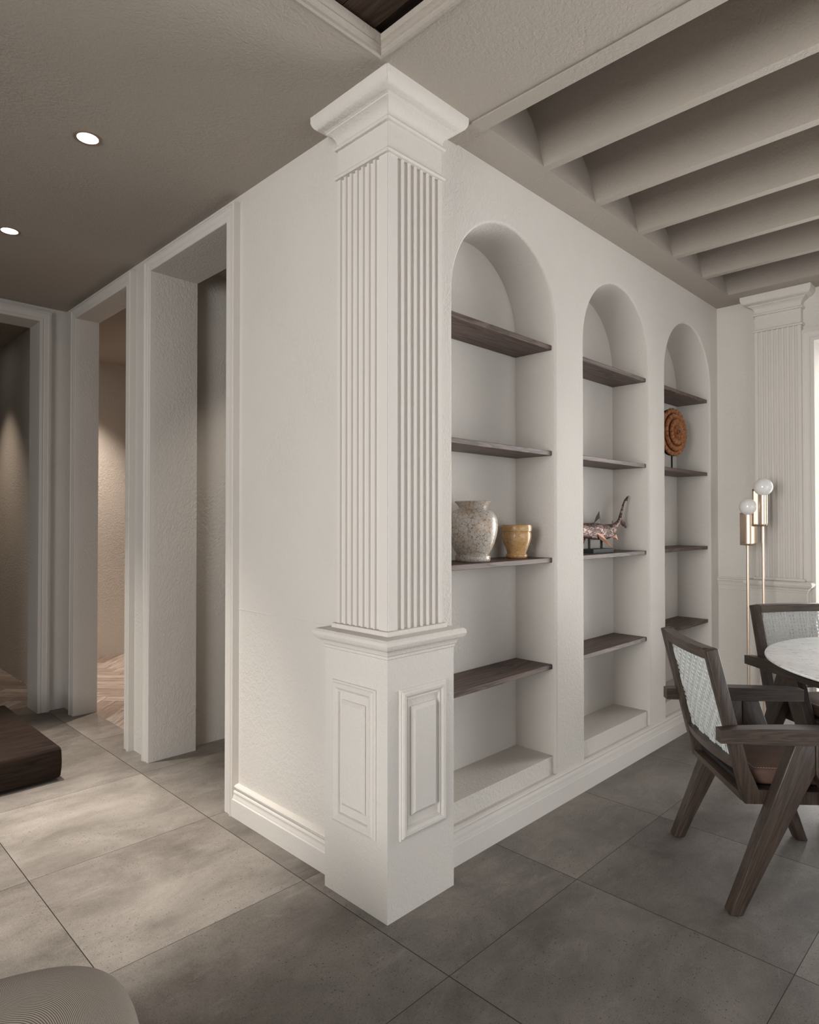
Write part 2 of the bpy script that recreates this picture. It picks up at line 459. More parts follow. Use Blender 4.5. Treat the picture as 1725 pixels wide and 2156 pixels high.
# left wall with two openings
bm = B()
box(bm, XL, .32, .2932, 1.112, 0, 2.86)
box(bm, XL, .32, 1.112, 1.917, 2.645, 2.86)
box(bm, XL, .32, 1.917, 1.985, 0, 2.86)
box(bm, XL, .20, 1.985, 2.24, 0, 2.86)
box(bm, XL, .20, 2.24, 3.085, 2.645, 2.86)
box(bm, XL, .20, 3.085, 6.3, 0, 2.9)
struct('wall_left', bm, PL)
bm = B()
box(bm, -.10, XL, 3.345, 3.545, 0, 2.86)
box(bm, -1.0, -.10, 3.345, 3.545, 2.645, 2.86)
box(bm, -4.9, -1.0, 3.345, 3.545, 0, 2.86)
struct('wall_back', bm, PL)
# far wall with glazed door opening, walls behind the camera with windows
bm = B()
XF = 3.2
box(bm, XF, XF+.12, -.490, .34, 0, 2.86)
box(bm, XF, XF+.12, -2.7, -.490, 2.417, 2.86)
box(bm, XF, XF+.12, -4.9, -2.7, 0, 2.86)
struct('wall_far', bm, PL)
bm = B()
box(bm, -4.9, -1.7, -4.9, -4.7, 0, 2.86); box(bm, 2.3, 3.4, -4.9, -4.7, 0, 2.86)
box(bm, -1.7, 2.3, -4.9, -4.7, 2.4, 2.86)
struct('wall_front', bm, PL)
bm = B()
box(bm, -5.0, -4.85, -4.9, -2.6, 0, 2.86); box(bm, -5.0, -4.85, .6, 3.6, 0, 2.86)
box(bm, -5.0, -4.85, -2.6, .6, 0, .35); box(bm, -5.0, -4.85, -2.6, .6, 2.4, 2.86)
struct('wall_side', bm, PL)
# rooms beyond the openings
bm = B()
box(bm, .20, 3.2, 1.985, 2.06, 0, 2.9); box(bm, 3.0, 3.1, .36, 5.0, 0, 2.9); box(bm, .2, 3.1, 4.88, 5.0, 0, 2.9)
struct('wall_hall', bm, PL)
bm = B()
box(bm, -2.7, .2, 6.2, 6.3, 0, 2.9); box(bm, -2.8, -2.6, 3.5, 6.3, 0, 2.9)
struct('wall_study', bm, PL)
# glazing
def window(name, axis, c, u0, u1, z0, z1, nmull):
    bm = B(); t = .05
    def bx(a0, a1, b0, b1):
        if axis == 'X': box(bm, c-.03, c+.03, a0, a1, b0, b1)
        else: box(bm, a0, a1, c-.03, c+.03, b0, b1)
    bx(u0, u1, z0, z0+t); bx(u0, u1, z1-t, z1); bx(u0, u0+t, z0+t, z1-t); bx(u1-t, u1, z0+t, z1-t)
    for i in range(1, nmull+1):
        u = u0+(u1-u0)*i/(nmull+1); bx(u-.02, u+.02, z0+t, z1-t)
    o = struct(name, bm, PL_SMOOTH)
    bm = B()
    if axis == 'X': box(bm, c-.004, c+.004, u0+t, u1-t, z0+t, z1-t)
    else: box(bm, u0+t, u1-t, c-.004, c+.004, z0+t, z1-t)
    obj('pane', bm, GLASS, o)
window('window_1', 'X', 3.36, -2.75, -.40, 0, 2.46, 1)
window('window_2', 'X', -4.92, -2.6, .6, .35, 2.4, 2)
window('window_3', 'Y', -4.8, -1.7, 2.3, 0, 2.4, 3)

# ------------------------------------------------------------ ceiling
bm = B()
RX, RY = -.062, -.036     # corner of the timber coffer
TOP = 3.2
box(bm, -5.0, RX, RY, 3.36, CZ, TOP)
box(bm, RX, .39, -4.9, 3.36, CZ, TOP)
box(bm, .39, .457, -4.9, .1, CZ-.005, TOP)
box(bm, 2.967, 3.3, -4.9, .4, CZ, TOP)
box(bm, .457, 2.967, -4.9, .1, 3.16, TOP)
cove = [(.40, CZ), (-.056, CZ), (-.036, 2.845), (-.018, 2.912), (.004, 2.975), (.030, 3.035), (.055, 3.09), (.08, 3.16), (.40, 3.16)]
extrude_path(bm, cove, lambda d, z, s: (s, d, z), .457, 2.967)
box(bm, .39, 3.2, .37, 2.0, CZ, 2.9)
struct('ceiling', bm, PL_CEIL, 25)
bm = B()
box(bm, .2, 3.1, 2.0, 5.0, 2.80, 2.95); box(bm, -2.8, XL, 3.545, 6.3, 2.82, 2.95)
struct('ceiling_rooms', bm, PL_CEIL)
# timber boards of the coffer
bm = B()
x = RX-.048
x1 = x
first = True
box(bm, -4.9, RX, -4.9, RY, 2.835, 2.85)
while x1 > -4.8:
    x0 = x1-.128
    box(bm, x0+.0015, x1-.0015, -4.8, RY-.004, 2.812, 2.828); x1 = x0
struct('ceiling_coffer', bm, CEILW)
bm = B()
cr = [(0, CZ+.001), (.0, CZ-.004), (.006, CZ-.006), (.012, CZ-.002), (.012, 2.755), (.011, 2.761), (.0135, 2.767), (.018, 2.770), (.0205, 2.774), (.019, 2.779), (.021, 2.781), (.026, 2.784), (.0285, 2.789), (.029, 2.802), (0, 2.802)]
ring0, ring1, ring2 = [], [], []
n = len(cr)
A_ = [bm.verts.new((-4.88, RY-d, z)) for d, z in cr]; Bc = [bm.verts.new((RX-d, RY-d, z)) for d, z in cr]; C_ = [bm.verts.new((RX-d, -4.88, z)) for d, z in cr]
for P, Q in ((A_, Bc), (Bc, C_)):
    for i in range(n-1): bm.faces.new((P[i], P[i+1], Q[i+1], Q[i]))
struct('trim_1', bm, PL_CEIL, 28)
# downstand beams
lab = ['first plaster ceiling beam counted from the fluted corner pilaster', 'second plaster ceiling beam counted from the fluted corner pilaster',
       'third plaster ceiling beam counted from the fluted corner pilaster', 'fourth plaster ceiling beam counted from the fluted corner pilaster',
       'last plaster ceiling beam, closest to the far wall with the glazed door']
for k in range(5):
    x0 = .829+.4275*k; bm = B()
    pts = [(-4.7, CZ), (-.0555, CZ), (-.0355, 2.845), (-.0175, 2.912), (.0045, 2.975), (.0305, 3.035), (.0555, 3.09), (.0795, 3.159), (-4.7, 3.159)]
    prism(bm, pts, lambda u, v, w: (w, u, v), x0, x0+.042)
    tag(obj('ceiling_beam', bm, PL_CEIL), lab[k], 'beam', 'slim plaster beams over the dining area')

# ------------------------------------------------------------ mouldings
BB = [(0, 0), (.0215, 0), (.0215, .076), (.0185, .079), (.0185, .084), (.0165, .090), (.0155, .098), (.0165, .105), (.0150, .110), (.0095, .115),
      (.0085, .119), (.0125, .122), (.0145, .127), (.0125, .132), (.008, .135), (0, .137)]
bm = B(); extrude_path(bm, BB, lambda d, z, s: (s, YN-d, z), .27, 3.2); struct('baseboard_right', bm, PL_SMOOTH, 28)
bm = B(); extrude_path(bm, [(d*1.5, z) for d, z in BB], lambda d, z, s: (XL-d, s, z), .27, 1.041); struct('baseboard_left', bm, PL_SMOOTH, 28)
bm = B(); extrude_path(bm, BB, lambda d, z, s: (XF-d, s, z), -.45, .1); struct('baseboard_far', bm, PL_SMOOTH, 28)
DR = [(0, .86), (.006, .862), (.008, .875), (.010, .886), (.018, .888), (.022, .896), (.018, .904), (.008, .907), (.006, .915), (0, .917)]
bm = B(); extrude_path(bm, DR, lambda d, z, s: (XF-d, s, z), -.14, .095)
extrude_path(bm, [(0, .820), (.003, .821), (.003, .826), (.005, .828), (.003, .831), (0, .833)], lambda d, z, s: (XF-d, s, z), -.14, .095)
struct('trim_2', bm, PL_SMOOTH, 28)
bm = B(); extrude_path(bm, [(0, .904), (.0012, .9043), (.0016, .9055), (.0012, .9067), (0, .907)], lambda d, z, s: (XL-d, s, z), .27, 1.041)
struct('trim_3', bm, PL_SMOOTH, 28)
CAS = [(0, 0), (0, .032), (.006, .032), (.007, .036), (.010, .036), (.011, .033), (.013, .033), (.014, .036), (.018, .036), (.022, .031), (.042, .029), (.047, .024), (.050, .024), (.053, .028), (.070, .028), (.072, .025), (.072, 0)]
def casing(name, u0, u1, zt, fn, s=1.0, side=(1, 1)):
    bm = B(); rows = []
    for w, p in CAS:
        w *= s
        rows.append([bm.verts.new(fn(*q)) for q in ((u0+w, 0, p), (u0+w, zt-w, p), (u1-w, zt-w, p), (u1-w, 0, p))])
    for a_, b_ in zip(rows, rows[1:]):
        for i in range(3): bm.faces.new((a_[i], a_[i+1], b_[i+1], b_[i]))
    return struct(name, bm, PL_SMOOTH, 20)
casing('door_1', 1.040, 1.989, 2.717, lambda u, z, p: (XL-p, u, z))
casing('door_2', 2.168, 3.157, 2.717, lambda u, z, p: (XL-p, u, z))
casing('door_3', -1.072, -.028, 2.717, lambda u, z, p: (u, 3.345-p, z))
casing('door_4', -2.777, -.414, 2.492, lambda u, z, p: (XF-p, u, z), 1.06)

# ------------------------------------------------------------ pilasters
def sq(x0, y0, x1, y1, p, z): return [(x0-p, y0-p, z), (x1+p, y0-p, z), (x1+p, y1+p, z), (x0-p, y1+p, z)]
CAPI = [(-.0295, 2.523), (-.022, 2.524), (-.018, 2.531), (-.022, 2.538), (-.03, 2.541), (-.03, 2.628), (-.021, 2.630), (-.017, 2.637), (-.021, 2.644),
        (-.028, 2.646), (-.028, 2.650), (-.0265, 2.662), (-.022, 2.672), (-.014, 2.681), (-.004, 2.688), (0, 2.690), (.0, 2.694), (.005, 2.696), (.008, 2.698),
        (.020, 2.702), (.030, 2.710), (.0365, 2.720), (.040, 2.732), (.040, CZ+.004)]
PCAP = [(-.001, .845), (.003, .850), (.003, .858), (.008, .862), (.010, .870), (.014, .876), (.022, .880), (.030, .888), (.034, .898), (.032, .908), (.025, .915), (.015, .917), (-.016, .918), (-.016, .933), (-.05, .933)]
def panel(bm, u0, u1, z0, z1, fn):
    prof = [(0, -.004), (0, .004), (.003, .007), (.006, .007), (.008, .011), (.014, .0145), (.022, .013), (.028, .008), (.031, .006), (.033, .008), (.036, .008), (.038, .003), (.040, -.004)]
    rows = []
    for w, p in prof: rows.append([bm.verts.new(fn(*q)) for q in ((u0+w, z0+w, p), (u1-w, z0+w, p), (u1-w, z1-w, p), (u0+w, z1-w, p))])
    for a_, b_ in zip(rows, rows[1:]):
        for i in range(4): bm.faces.new((a_[i], a_[(i+1) % 4], b_[(i+1) % 4], b_[i]))
def field(bm, u0, u1, z0, z1, fn):
    prof = [(0, -.004), (0, .004), (.012, .013)]
    rows = [[bm.verts.new(fn(*q)) for q in ((u0+w, z0+w, p), (u1-w, z0+w, p), (u1-w, z1-w, p), (u0+w, z1-w, p))] for w, p in prof]
    for a_, b_ in zip(rows, rows[1:]):
        for i in range(4): bm.faces.new((a_[i], a_[(i+1) % 4], b_[(i+1) % 4], b_[i]))
    bm.faces.new(rows[-1])
def flutes(u0, u1, start, pitch, wid, dep, cnt):
    """points (u,depth) along a face from u0 to u1"""
    P = []
    for k in range(cnt):
        a_ = start+k*pitch; P += [(a_, 0), (a_+.0012, dep*.75), (a_+wid*.3, dep), (a_+wid*.7, dep), (a_+wid-.0012, dep*.75), (a_+wid, 0)]
    return P
def pilaster(name, label, x0, y0, x1, y1, faces, loc_front_only=False):
    root = thing(name, label, 'pilaster', ((x0+x1)/2, (y0+y1)/2, 0))
    off = Vector((-(x0+x1)/2, -(y0+y1)/2, 0))
    def put(nm, bm, smooth, mat=PL_PIL, parent=None):
        bmesh.ops.translate(bm, verts=bm.verts, vec=off); return obj(nm, bm, mat, parent or root, smooth)
    bm = box(B(), x0, x1, y0, y1, 0, .85)
    ped = put('pedestal', bm, None)
    for fc in faces:
        bm = B()
        if fc == 'S': fn = lambda u, z, p: (u, y0-p, z); U = (x0+.052, x0+.278)
        else: fn = lambda u, z, p: (x0-p, u, z); U = (y0+.052, y1-.047) if loc_front_only is False else (y0+.05, y1-.05)
        panel(bm, U[0], U[1], .249, .742, fn); bmp = bm
        bm2 = B(); field(bm2, U[0]+.052, U[1]-.052, .318, .680, fn)
        put('panel_moulding', bmp, 25, parent=ped); put('raised_panel', bm2, None, parent=ped)
    bm = B(); rect_loft(bm, [sq(x0, y0, x1, y1, p, z) for p, z in PCAP]); put('pedestal_cap', bm, 28)
    # shaft
    q = .03; X0, Y0, X1, Y1 = x0+q, y0+q, x1-q+.002, y1-q+.002
    poly = [(X1, Y1)]
    if 'S' in faces:
        poly.append((X1, Y0))
        for u, d in reversed(flutes(X0, X1, x0+.0744, .0309, .0205, .0105, 7)): poly.append((u, Y0+d))
        poly += [(X0+.003, Y0), (X0+.003, Y0+.003), (X0, Y0+.003)]
        for u, d in flutes(Y0, Y1, y0+.0744, .0309, .0205, .0105, 7): poly.append((X0+d, u))
    else:
        poly += [(X1, Y0), (X0, Y0)]
        nfl = 8; w = (Y1-Y0); st = Y0+.018
        for u, d in flutes(Y0, Y1, st, (w-.036-.0195)/(nfl-1), .0195, .0105, nfl): poly.append((X0+d, u))
    poly.append((X0, Y1))
    bm = B(); prism(bm, poly, lambda u, v, w: (u, v, w), .930, 2.530)
    put('shaft', bm, None, PL_SMOOTH)
    bm = B()
    rings = []
    for p, z in CAPI:
        r = sq(x0, y0, x1, y1, p, z)
        if 'S' in faces:
            a_ = r[0]; r = [(a_[0]+.0025, a_[1], z), r[1], r[2], r[3], (a_[0], a_[1]+.0025, z), (a_[0]+.0025, a_[1]+.0025, z)]
        rings.append(r)
    rect_loft(bm, rings)
    put('capital', bm, 28)
    return root
pilaster('corner_pilaster', 'pale plaster fluted corner pilaster on a panelled pedestal, in the foreground', 0, 0, .325, .325, ('S', 'W'))
pilaster('wall_pilaster', 'plaster fluted pilaster against the far wall beside the glazed door', 3.12, -.455, 3.27, -.130, ('W',), True)

# ------------------------------------------------------------ shelves
names = ['nearest', 'middle', 'farthest']
rows = [('topmost', 2.110), ('second from the top', 1.620), ('third from the top', 1.126), ('lowest', .635)]
extra = {(0, 2): 'dark walnut shelf carrying the crackled vase and amber pot in the nearest niche',
         (1, 2): 'dark walnut shelf carrying the bronze shark in the middle niche',
         (2, 1): 'dark walnut shelf carrying the carved round ornament in the farthest niche'}
for i, (x0, x1) in enumerate(niches):
    for j, (rn, z) in enumerate(rows):
        bm = rbox(x0+.0015, x1-.0015, YN+.020, .3195, z-.022, z, .0015, 1)
        bmesh.ops.translate(bm, verts=bm.verts, vec=(-(x0+x1)/2, -.21, -z))
        o = obj('shelf', bm, SHELF); o.location = ((x0+x1)/2, .21, z)
        tag(o, extra.get((i, j), 'dark walnut shelf, %s in the %s arched niche' % (rn, names[i])), 'shelf', 'walnut shelves in the arched niches')

# ------------------------------------------------------------ shelf decor
vp = [(0, .001), (.069, .001), (.073, .005), (.074, .014), (.0735, .024), (.069, .027), (.066, .030), (.078, .048), (.090, .075), (.099, .105), (.1045, .135), (.1055, .158), (.102, .180),
      (.094, .198), (.082, .212), (.070, .219), (.062, .222), (.059, .226), (.061, .232), (.068, .241), (.0755, .248), (.077, .252), (.073, .2535), (.066, .247), (.055, .235), (.053, .224), (.07, .21), (.09, .17), (.06, .03), (0, .02)]
o = obj('vase', lathe(B(), vp, seg=64, cap=False), CRACKLE, None, 40); o.location = (.690, .208, 1.126)
tag(o, 'large round-bellied vase with a crackled cream and rust glaze', 'vase')
bp = [(0, 0), (.040, 0), (.0455, .004), (.0485, .011), (.047, .018), (.0425, .022), (.0435, .028), (.052, .050), (.060, .070), (.0655, .092), (.0665, .108), (.0650, .118), (.0635, .1215),
      (.0670, .124), (.0685, .131), (.0685, .147), (.0665, .152), (.062, .1525), (.058, .147), (.055, .11), (.035, .03), (0, .02)]
o = obj('pot', lathe(B(), bp, seg=56, cap=False), AMBER, None, 40); o.location = (1.008, .21, 1.126)
tag(o, 'small amber stone pot with a banded rim, right of the crackled vase', 'pot')

# bronze shark on a stand
SX, SY, SZ = 1.745, .205, 1.126
root = thing('shark_figurine', 'bronze shark figurine with raised tail on a charcoal block stand', 'figurine', (SX, SY, SZ))
def ST(bm): bmesh.ops.translate(bm, verts=bm.verts, vec=(-SX, -SY, -SZ)); return bm
obj('stand_base', ST(rbox(1.625, 1.845, .165, .245, 1.126, 1.147, .0015, 1)), STONEB, root)
for px_ in (1.652, 1.783): obj('stand_post', ST(tube(B(), [(px_, .205, 1.147), (px_, .205, 1.22)], .0075, 4)), BLACK, root)
body = [(1.455, 1.236, .006), (1.475, 1.238, .016), (1.52, 1.241, .029), (1.57, 1.243, .037), (1.616, 1.2435, .0395), (1.658, 1.241, .042), (1.70, 1.239, .0455), (1.742, 1.237, .045), (1.793, 1.234, .042),
        (1.844, 1.2355, .0405), (1.889, 1.2405, .0365), (1.922, 1.2535, .029), (1.949, 1.2685, .0205), (1.974, 1.284, .0155), (1.991, 1.302, .0135), (2.003, 1.325, .0125), (2.018, 1.353, .0105), (2.034, 1.384, .0085), (2.054, 1.409, .0072), (2.078, 1.425, .006), (2.112, 1.4395, .001)]
bm = B(); rings = []; seg = 20
for i, (x, z, r) in enumerate(body):
    a_ = body[max(i-1, 0)]; b_ = body[min(i+1, len(body)-1)]
    t = Vector((b_[0]-a_[0], 0, b_[1]-a_[1])).normalized(); nn = Vector((-t.z, 0, t.x))
    wid = .62 if i < 14 else .5
    ring = []
    for k in range(seg):
        th = 2*PI*k/seg; rr = r*(1+.05*math.sin(5*th))
        ring.append(bm.verts.new(Vector((x, .205, z))+nn*(rr*math.sin(th))+Vector((0, 1, 0))*(rr*wid*math.cos(th))))
    rings.append(ring)
for a_, b_ in zip(rings, rings[1:]):
    for k in range(seg): bm.faces.new((a_[k], a_[(k+1) % seg], b_[(k+1) % seg], b_[k]))
bm.faces.new(rings[0][::-1]); bm.faces.new(rings[-1])
obj('body', ST(bm), BRONZE, root, 50)
def fin(name, outline, y0, y1, th, mat, sub=0):
    """outline in (x,z); root edge = first & last point; y runs y0->y1 with distance from root"""
    r0 = Vector(outline[0]).lerp(Vector(outline[-1]), .5); far = max((Vector(p)-r0).length for p in outline)
    bm = B(); A_ = []; C_ = []
    c = sum((Vector(p) for p in outline), Vector((0, 0)))/len(outline)
    for p in outline:
        t = (Vector(p)-r0).length/far; y = y0+(y1-y0)*t
        A_.append(bm.verts.new((p[0], y, p[1])))
    tc = (c-r0).length/far; yc = y0+(y1-y0)*tc
    m1 = bm.verts.new((c.x, yc-th, c.y)); m2 = bm.verts.new((c.x, yc+th, c.y))
    for i in range(len(A_)):
        j = (i+1) % len(A_); bm.faces.new((A_[i], A_[j], m1)); bm.faces.new((A_[j], A_[i], m2))
    return obj(name, ST(bm), mat, root)
fin('dorsal_fin', [(1.698, 1.280), (1.725, 1.318), (1.762, 1.350), (1.769, 1.325), (1.780, 1.276)], .205, .205, .008, DARKB)
fin('rear_fin', [(1.893, 1.272), (1.908, 1.300), (1.914, 1.292), (1.921, 1.275)], .205, .205, .004, BRONZE)
fin('tail_fluke', [(2.004, 1.303), (2.035, 1.300), (2.060, 1.282), (2.077, 1.262), (2.068, 1.252), (2.037, 1.262), (1.996, 1.280)], .205, .205, .006, BRONZE)
fin('tail_tip', [(2.055, 1.415), (2.085, 1.438), (2.114, 1.441), (2.096, 1.425), (2.084, 1.402), (2.074, 1.413)], .205, .205, .003, BRONZE)
fin('pectoral_fin', [(1.686, 1.230), (1.741, 1.226), (1.772, 1.200), (1.810, 1.172), (1.843, 1.149), (1.780, 1.169), (1.718, 1.199)], .182, .160, .006, COPPER)
fin('pectoral_fin', [(1.660, 1.220), (1.690, 1.222), (1.655, 1.175), (1.605, 1.150), (1.640, 1.195)], .228, .250, .006, COPPER)
fin('pelvic_fin', [(1.872, 1.207), (1.910, 1.221), (1.926, 1.189), (1.893, 1.197)], .192, .180, .004, COPPER)
fin('anal_fin', [(1.917, 1.233), (1.949, 1.246), (1.947, 1.219)], .205, .205, .004, BRONZE)

# carved rosette
DX, DY, DZ = 2.722, .200, 1.866
root = thing('carved_rosette', 'round carved terracotta-coloured petal ornament on a thin black stem', 'ornament', (DX, DY, 1.620), math.radians(-8))
def rosette(ro, ri, y0, y1, npet, bev):
    """petal ring: outer radius scalloped; y is distance to viewer"""
    bm = B(); seg = npet*8; rr = []
    prof = [(ri, y0+.004), (ri+(ro-ri)*.35, y1-.002), (ri+(ro-ri)*.7, y1), (ro-.004, y1-.004), (ro, y1-.012), (ro-.004, y0+.014)]
    for r, y in prof:
        ring = []
        for k in range(seg):
            ph = (k % 8)/8; sc_ = abs(math.sin(PI*ph))**.6
            edge = (r-ri)/(ro-ri)
            rad = r-(1-sc_)*.006*edge; yy = y-(1-sc_)*.0045*min(1, edge*2)
            th = 2*PI*k/seg; ring.append(bm.verts.new((rad*math.cos(th), -yy, DZ-1.620+rad*math.sin(th))))
        rr.append(ring)
    for a_, b_ in zip(rr, rr[1:]):
        for k in range(seg): bm.faces.new((a_[k], a_[(k+1) % seg], b_[(k+1) % seg], b_[k]))
    bm.faces.new(rr[0]); bm.faces.new(rr[-1][::-1])
    return bm
obj('petal_ring', rosette(.156, .112, -.012, .012, 26, 0), CARVED, root, 35)
obj('petal_ring', rosette(.124, .080, .004, .026, 22, 0), CARVED, root, 35)
obj('petal_ring', rosette(.086, .040, .016, .038, 18, 0), CARVED, root, 35)
obj('petal_ring', rosette(.044, .020, .020, .034, 12, 0), CARVED, root, 35)
bm = B(); tube(bm, [(0, -.030, DZ-1.620), (0, -.043, DZ-1.620)], .017, 14); obj('centre_boss', bm, CARVED, root, 40)
bm = box(B(), -.006, .006, -.046, -.042, DZ-1.620-.009, DZ-1.620+.009); obj('centre_hole', bm, BLACK, root)
bm = lathe(B(), [(0, -.0), (.150, 0), (.152, .006), (.150, .012), (0, .012)], seg=40, cap=False)
bmesh.ops.rotate(bm, verts=bm.verts, cent=(0, 0, 0), matrix=Matrix.Rotation(PI/2, 3, 'X')); bmesh.ops.translate(bm, verts=bm.verts, vec=(0, .024, DZ-1.620))
obj('backing_disc', bm, BLACK, root, 40)
obj('stem', tube(B(), [(0, .012, .004), (0, .012, DZ-1.620-.10)], .006, 8), BLACK, root, 40)
obj('foot_plate', rbox(-.05, .05, -.03, .05, 0, .006, .001, 1), BLACK, root)

# ------------------------------------------------------------ armchairs
def chair():
    root = thing('armchair', 'dark walnut armchair with grey woven back, in front, its back turned to the niches', 'armchair')
    XZ = lambda s: (lambda u, v, w: (u, w, v))
    F = .2645
    rear = [(-.022, 0), (.022, 0), (.120, .207), (.2555, .468), (.2555, .566), (.190, .566), (.080, .270)]
    front = [(.468, 0), (.512, 0), (.400, .330), (.322, .566), (.2565, .566), (.2565, .468), (.392, .190)]
    for s in (-1, 1):
        for pts, wm in ((rear, CHAIRR), (front, CHAIRF)):
            bm = B(); prism(bm, pts, XZ(1), s*F-.025, s*F+.025); bevel(bm, .006, 3)
            obj('leg', bm, wm, root, 40)
    for s in (-1, 1):
        bm = B(); yc = s*F
        secs = [(-.045, .021, .606), (.0, .022, .610), (.10, .025, .614), (.22, .028, .616), (.36, .027, .615), (.46, .024, .613), (.500, .022, .610)]
        rect_loft(bm, [[(x, yc-w, .563), (x, yc+w, .563), (x, yc+w, z), (x, yc-w, z)] for x, w, z in secs])
        es = [e for e in bm.edges if abs(e.calc_face_angle(0)) > .8]
        bmesh.ops.bevel(bm, geom=es, offset=.008, segments=3, profile=.5, affect='EDGES')
        obj('armrest', bm, CHAIRW, root, 45)
    LN = .245
    def rx(z): return .053-LN*(z-.346)
    for s in (-1, 1):
        pts = [(rx(.346), .346), (.520, .350), (.520, .392), (rx(.392)+.052, .392), (rx(.47)+.042, .47), (rx(.86)+.040, .866), (rx(.858), .857)]
        a_, b_ = sorted((s*.2005, s*.2385)); bm = B(); prism(bm, pts, XZ(1), a_, b_); bevel(bm, .004, 2)
        obj('side_frame', bm, CHAIRL, root, 40)
    def bow(y): return -.017*(1-(y/.2)**2)
    def rail(name, z0, z1, d0, d1, curved=True, n=12):
        rings = []
        for k in range(n+1):
            y = -.202+.404*k/n; b_ = bow(y) if curved else 0
            rings.append([(rx(z0)+d0+b_, y, z0), (rx(z0)+d1+b_, y, z0), (rx(z1)+d1+b_, y, z1), (rx(z1)+d0+b_, y, z1)])
        bm = B(); rect_loft(bm, rings)
        es = [e for e in bm.edges if e.calc_length() > .025 and abs(e.verts[0].co.y-e.verts[1].co.y) > .01 and abs(e.calc_face_angle(0)) > .6]
        bmesh.ops.bevel(bm, geom=es, offset=.004, segments=2, profile=.5, affect='EDGES')
        return obj(name, bm, CHAIRY, root, 40)
    rail('top_rail', .824, .862, 0, .042)
    rail('back_rail', .452, .482, .002, .038)
    rail('seat_rail', .346, .374, 0, .042, False)
    obj('seat_rail', rbox(.478, .520, -.202, .202, .350, .390, .004, 2), CHAIRY, root, 40)
    # woven back
    z0, z1 = .474, .832; w0 = .2015
    def P(u, v, d):   # u across, v along post, d offset towards the sitter
        z = z0+(z1-z0)*v; return (rx(z)+.024+bow(u)*.45+d, u, z+d*.24)
    nv, nh = 23, 21
    bm = B(); R_ = .0019; A_ = .0026
    us = [-w0+.0030+(2*w0-.006)*i/(nv-1) for i in range(nv)]; vs = [.008+.984*j/(nh-1) for j in range(nh)]
    def over(i, j):
        if j < 2 or j >= nh-2: return 1 if (i//3) % 2 else -1
        if i < 2 or i >= nv-2: return 1 if (j//3) % 2 else -1
        return 1 if (i+j) % 3 == 0 else (-1 if (i+j) % 3 == 1 else -.25)
    for i, u in enumerate(us):
        for du in (-.0027, .0027):
            tube(bm, [P(u+du, v, -A_*over(i, j)*.9) for j, v in enumerate(vs)], R_*1.25, 6)
    for j, v in enumerate(vs):
        for dv in (-.0078, .0078):
            tube(bm, [P(u, min(1, max(0, v+dv)), A_*over(i, j)*.9) for i, u in enumerate(us)], R_*1.15, 6)
    obj('woven_back', bm, CANE, root, 60)
    obj('seat_board', rbox(.075, .480, -.200, .200, .378, .393, .002, 1), BOARD, root)
    bm = box(B(), .096, .535, -.192, .192, .394, .446); bevel(bm, .014, 4)
    for v in bm.verts:
        if v.co.z > .43: v.co.z += .012*max(0, 1-((v.co.x-.315)/.25)**2)*max(0, 1-(v.co.y/.22)**2)
    cush = obj('seat_cushion', bm, LEATHER, root, 60)
    # raised top panel grid so the crown of the cushion is smooth
    bm = B(); G = 14; grid = []
    for a_ in range(G+1):
        row = []
        for b_ in range(G+1):
            x = .110+.411*a_/G; y = -.178+.356*b_/G
            e = (max(0, 1-((x-.3155)/.2056)**2)*max(0, 1-(y/.178)**2))**.4
            row.append(bm.verts.new((x, y, .4455+.018*e)))
        grid.append(row)
    for a_ in range(G):
        for b_ in range(G): bm.faces.new((grid[a_][b_], grid[a_+1][b_], grid[a_+1][b_+1], grid[a_][b_+1]))
    obj('cushion_crown', bm, LEATHER, cush, 60)
    bm = B(); c = [(.1095, -.1785), (.5215, -.1785), (.5215, .1785), (.1095, .1785)]
    for k in range(4):
        a_, b_ = Vector(c[k]), Vector(c[(k+1) % 4]); L = (b_-a_).length; nst = int(L/.009)
        for q in range(nst):
            t0 = (q+.15)/nst; t1 = (q+.8)/nst; p0 = a_.lerp(b_, t0); p1 = a_.lerp(b_, t1)
            tube(bm, [(p0.x, p0.y, .4466), (p1.x, p1.y, .4466)], .0012, 4)
    for v in bm.verts:
        v.co.z -= .0
    obj('stitching', bm, THREAD, cush)
    return root
def copy_tree(o, parent=None):
    c = o.copy(); COL.objects.link(c); c.parent = parent
    for ch in list(o.children): copy_tree(ch, c)
    return c
c1 = chair(); c1.location = (1.054, -.589, 0); c1.rotation_euler = (0, 0, math.radians(-48.8))
c1['group'] = 'armchairs around the marble table'
c2 = copy_tree(c1); c2.location = (2.350, -.605, 0); c2.rotation_euler = (0, 0, math.radians(-127))
c2['label'] = 'dark walnut armchair behind the marble table, in front of the brass lamp'

# ------------------------------------------------------------ dining table
TX, TY = 1.80, -1.32
root = thing('dining_table', 'round dining table with a white marble top', 'table', (TX, TY, 0))
obj('tabletop', lathe(B(), [(0, .724), (.690, .724), (.6985, .728), (.7005, .732), (.6985, .7375), (.692, .740), (0, .740)], seg=160, cap=False), MARBLE, root, 30)
obj('under_top', lathe(B(), [(0, .700), (.60, .700), (.680, .716), (.690, .7235), (0, .7235)], seg=128, cap=False), BENCHW, root, 30)
obj('pedestal', lathe(B(), [(0, 0), (.26, 0), (.262, .02), (.25, .03), (.10, .12), (.075, .3), (.08, .55), (.16, .68), (.22, .700), (0, .700)], seg=64, cap=False), BENCHW, root, 40)

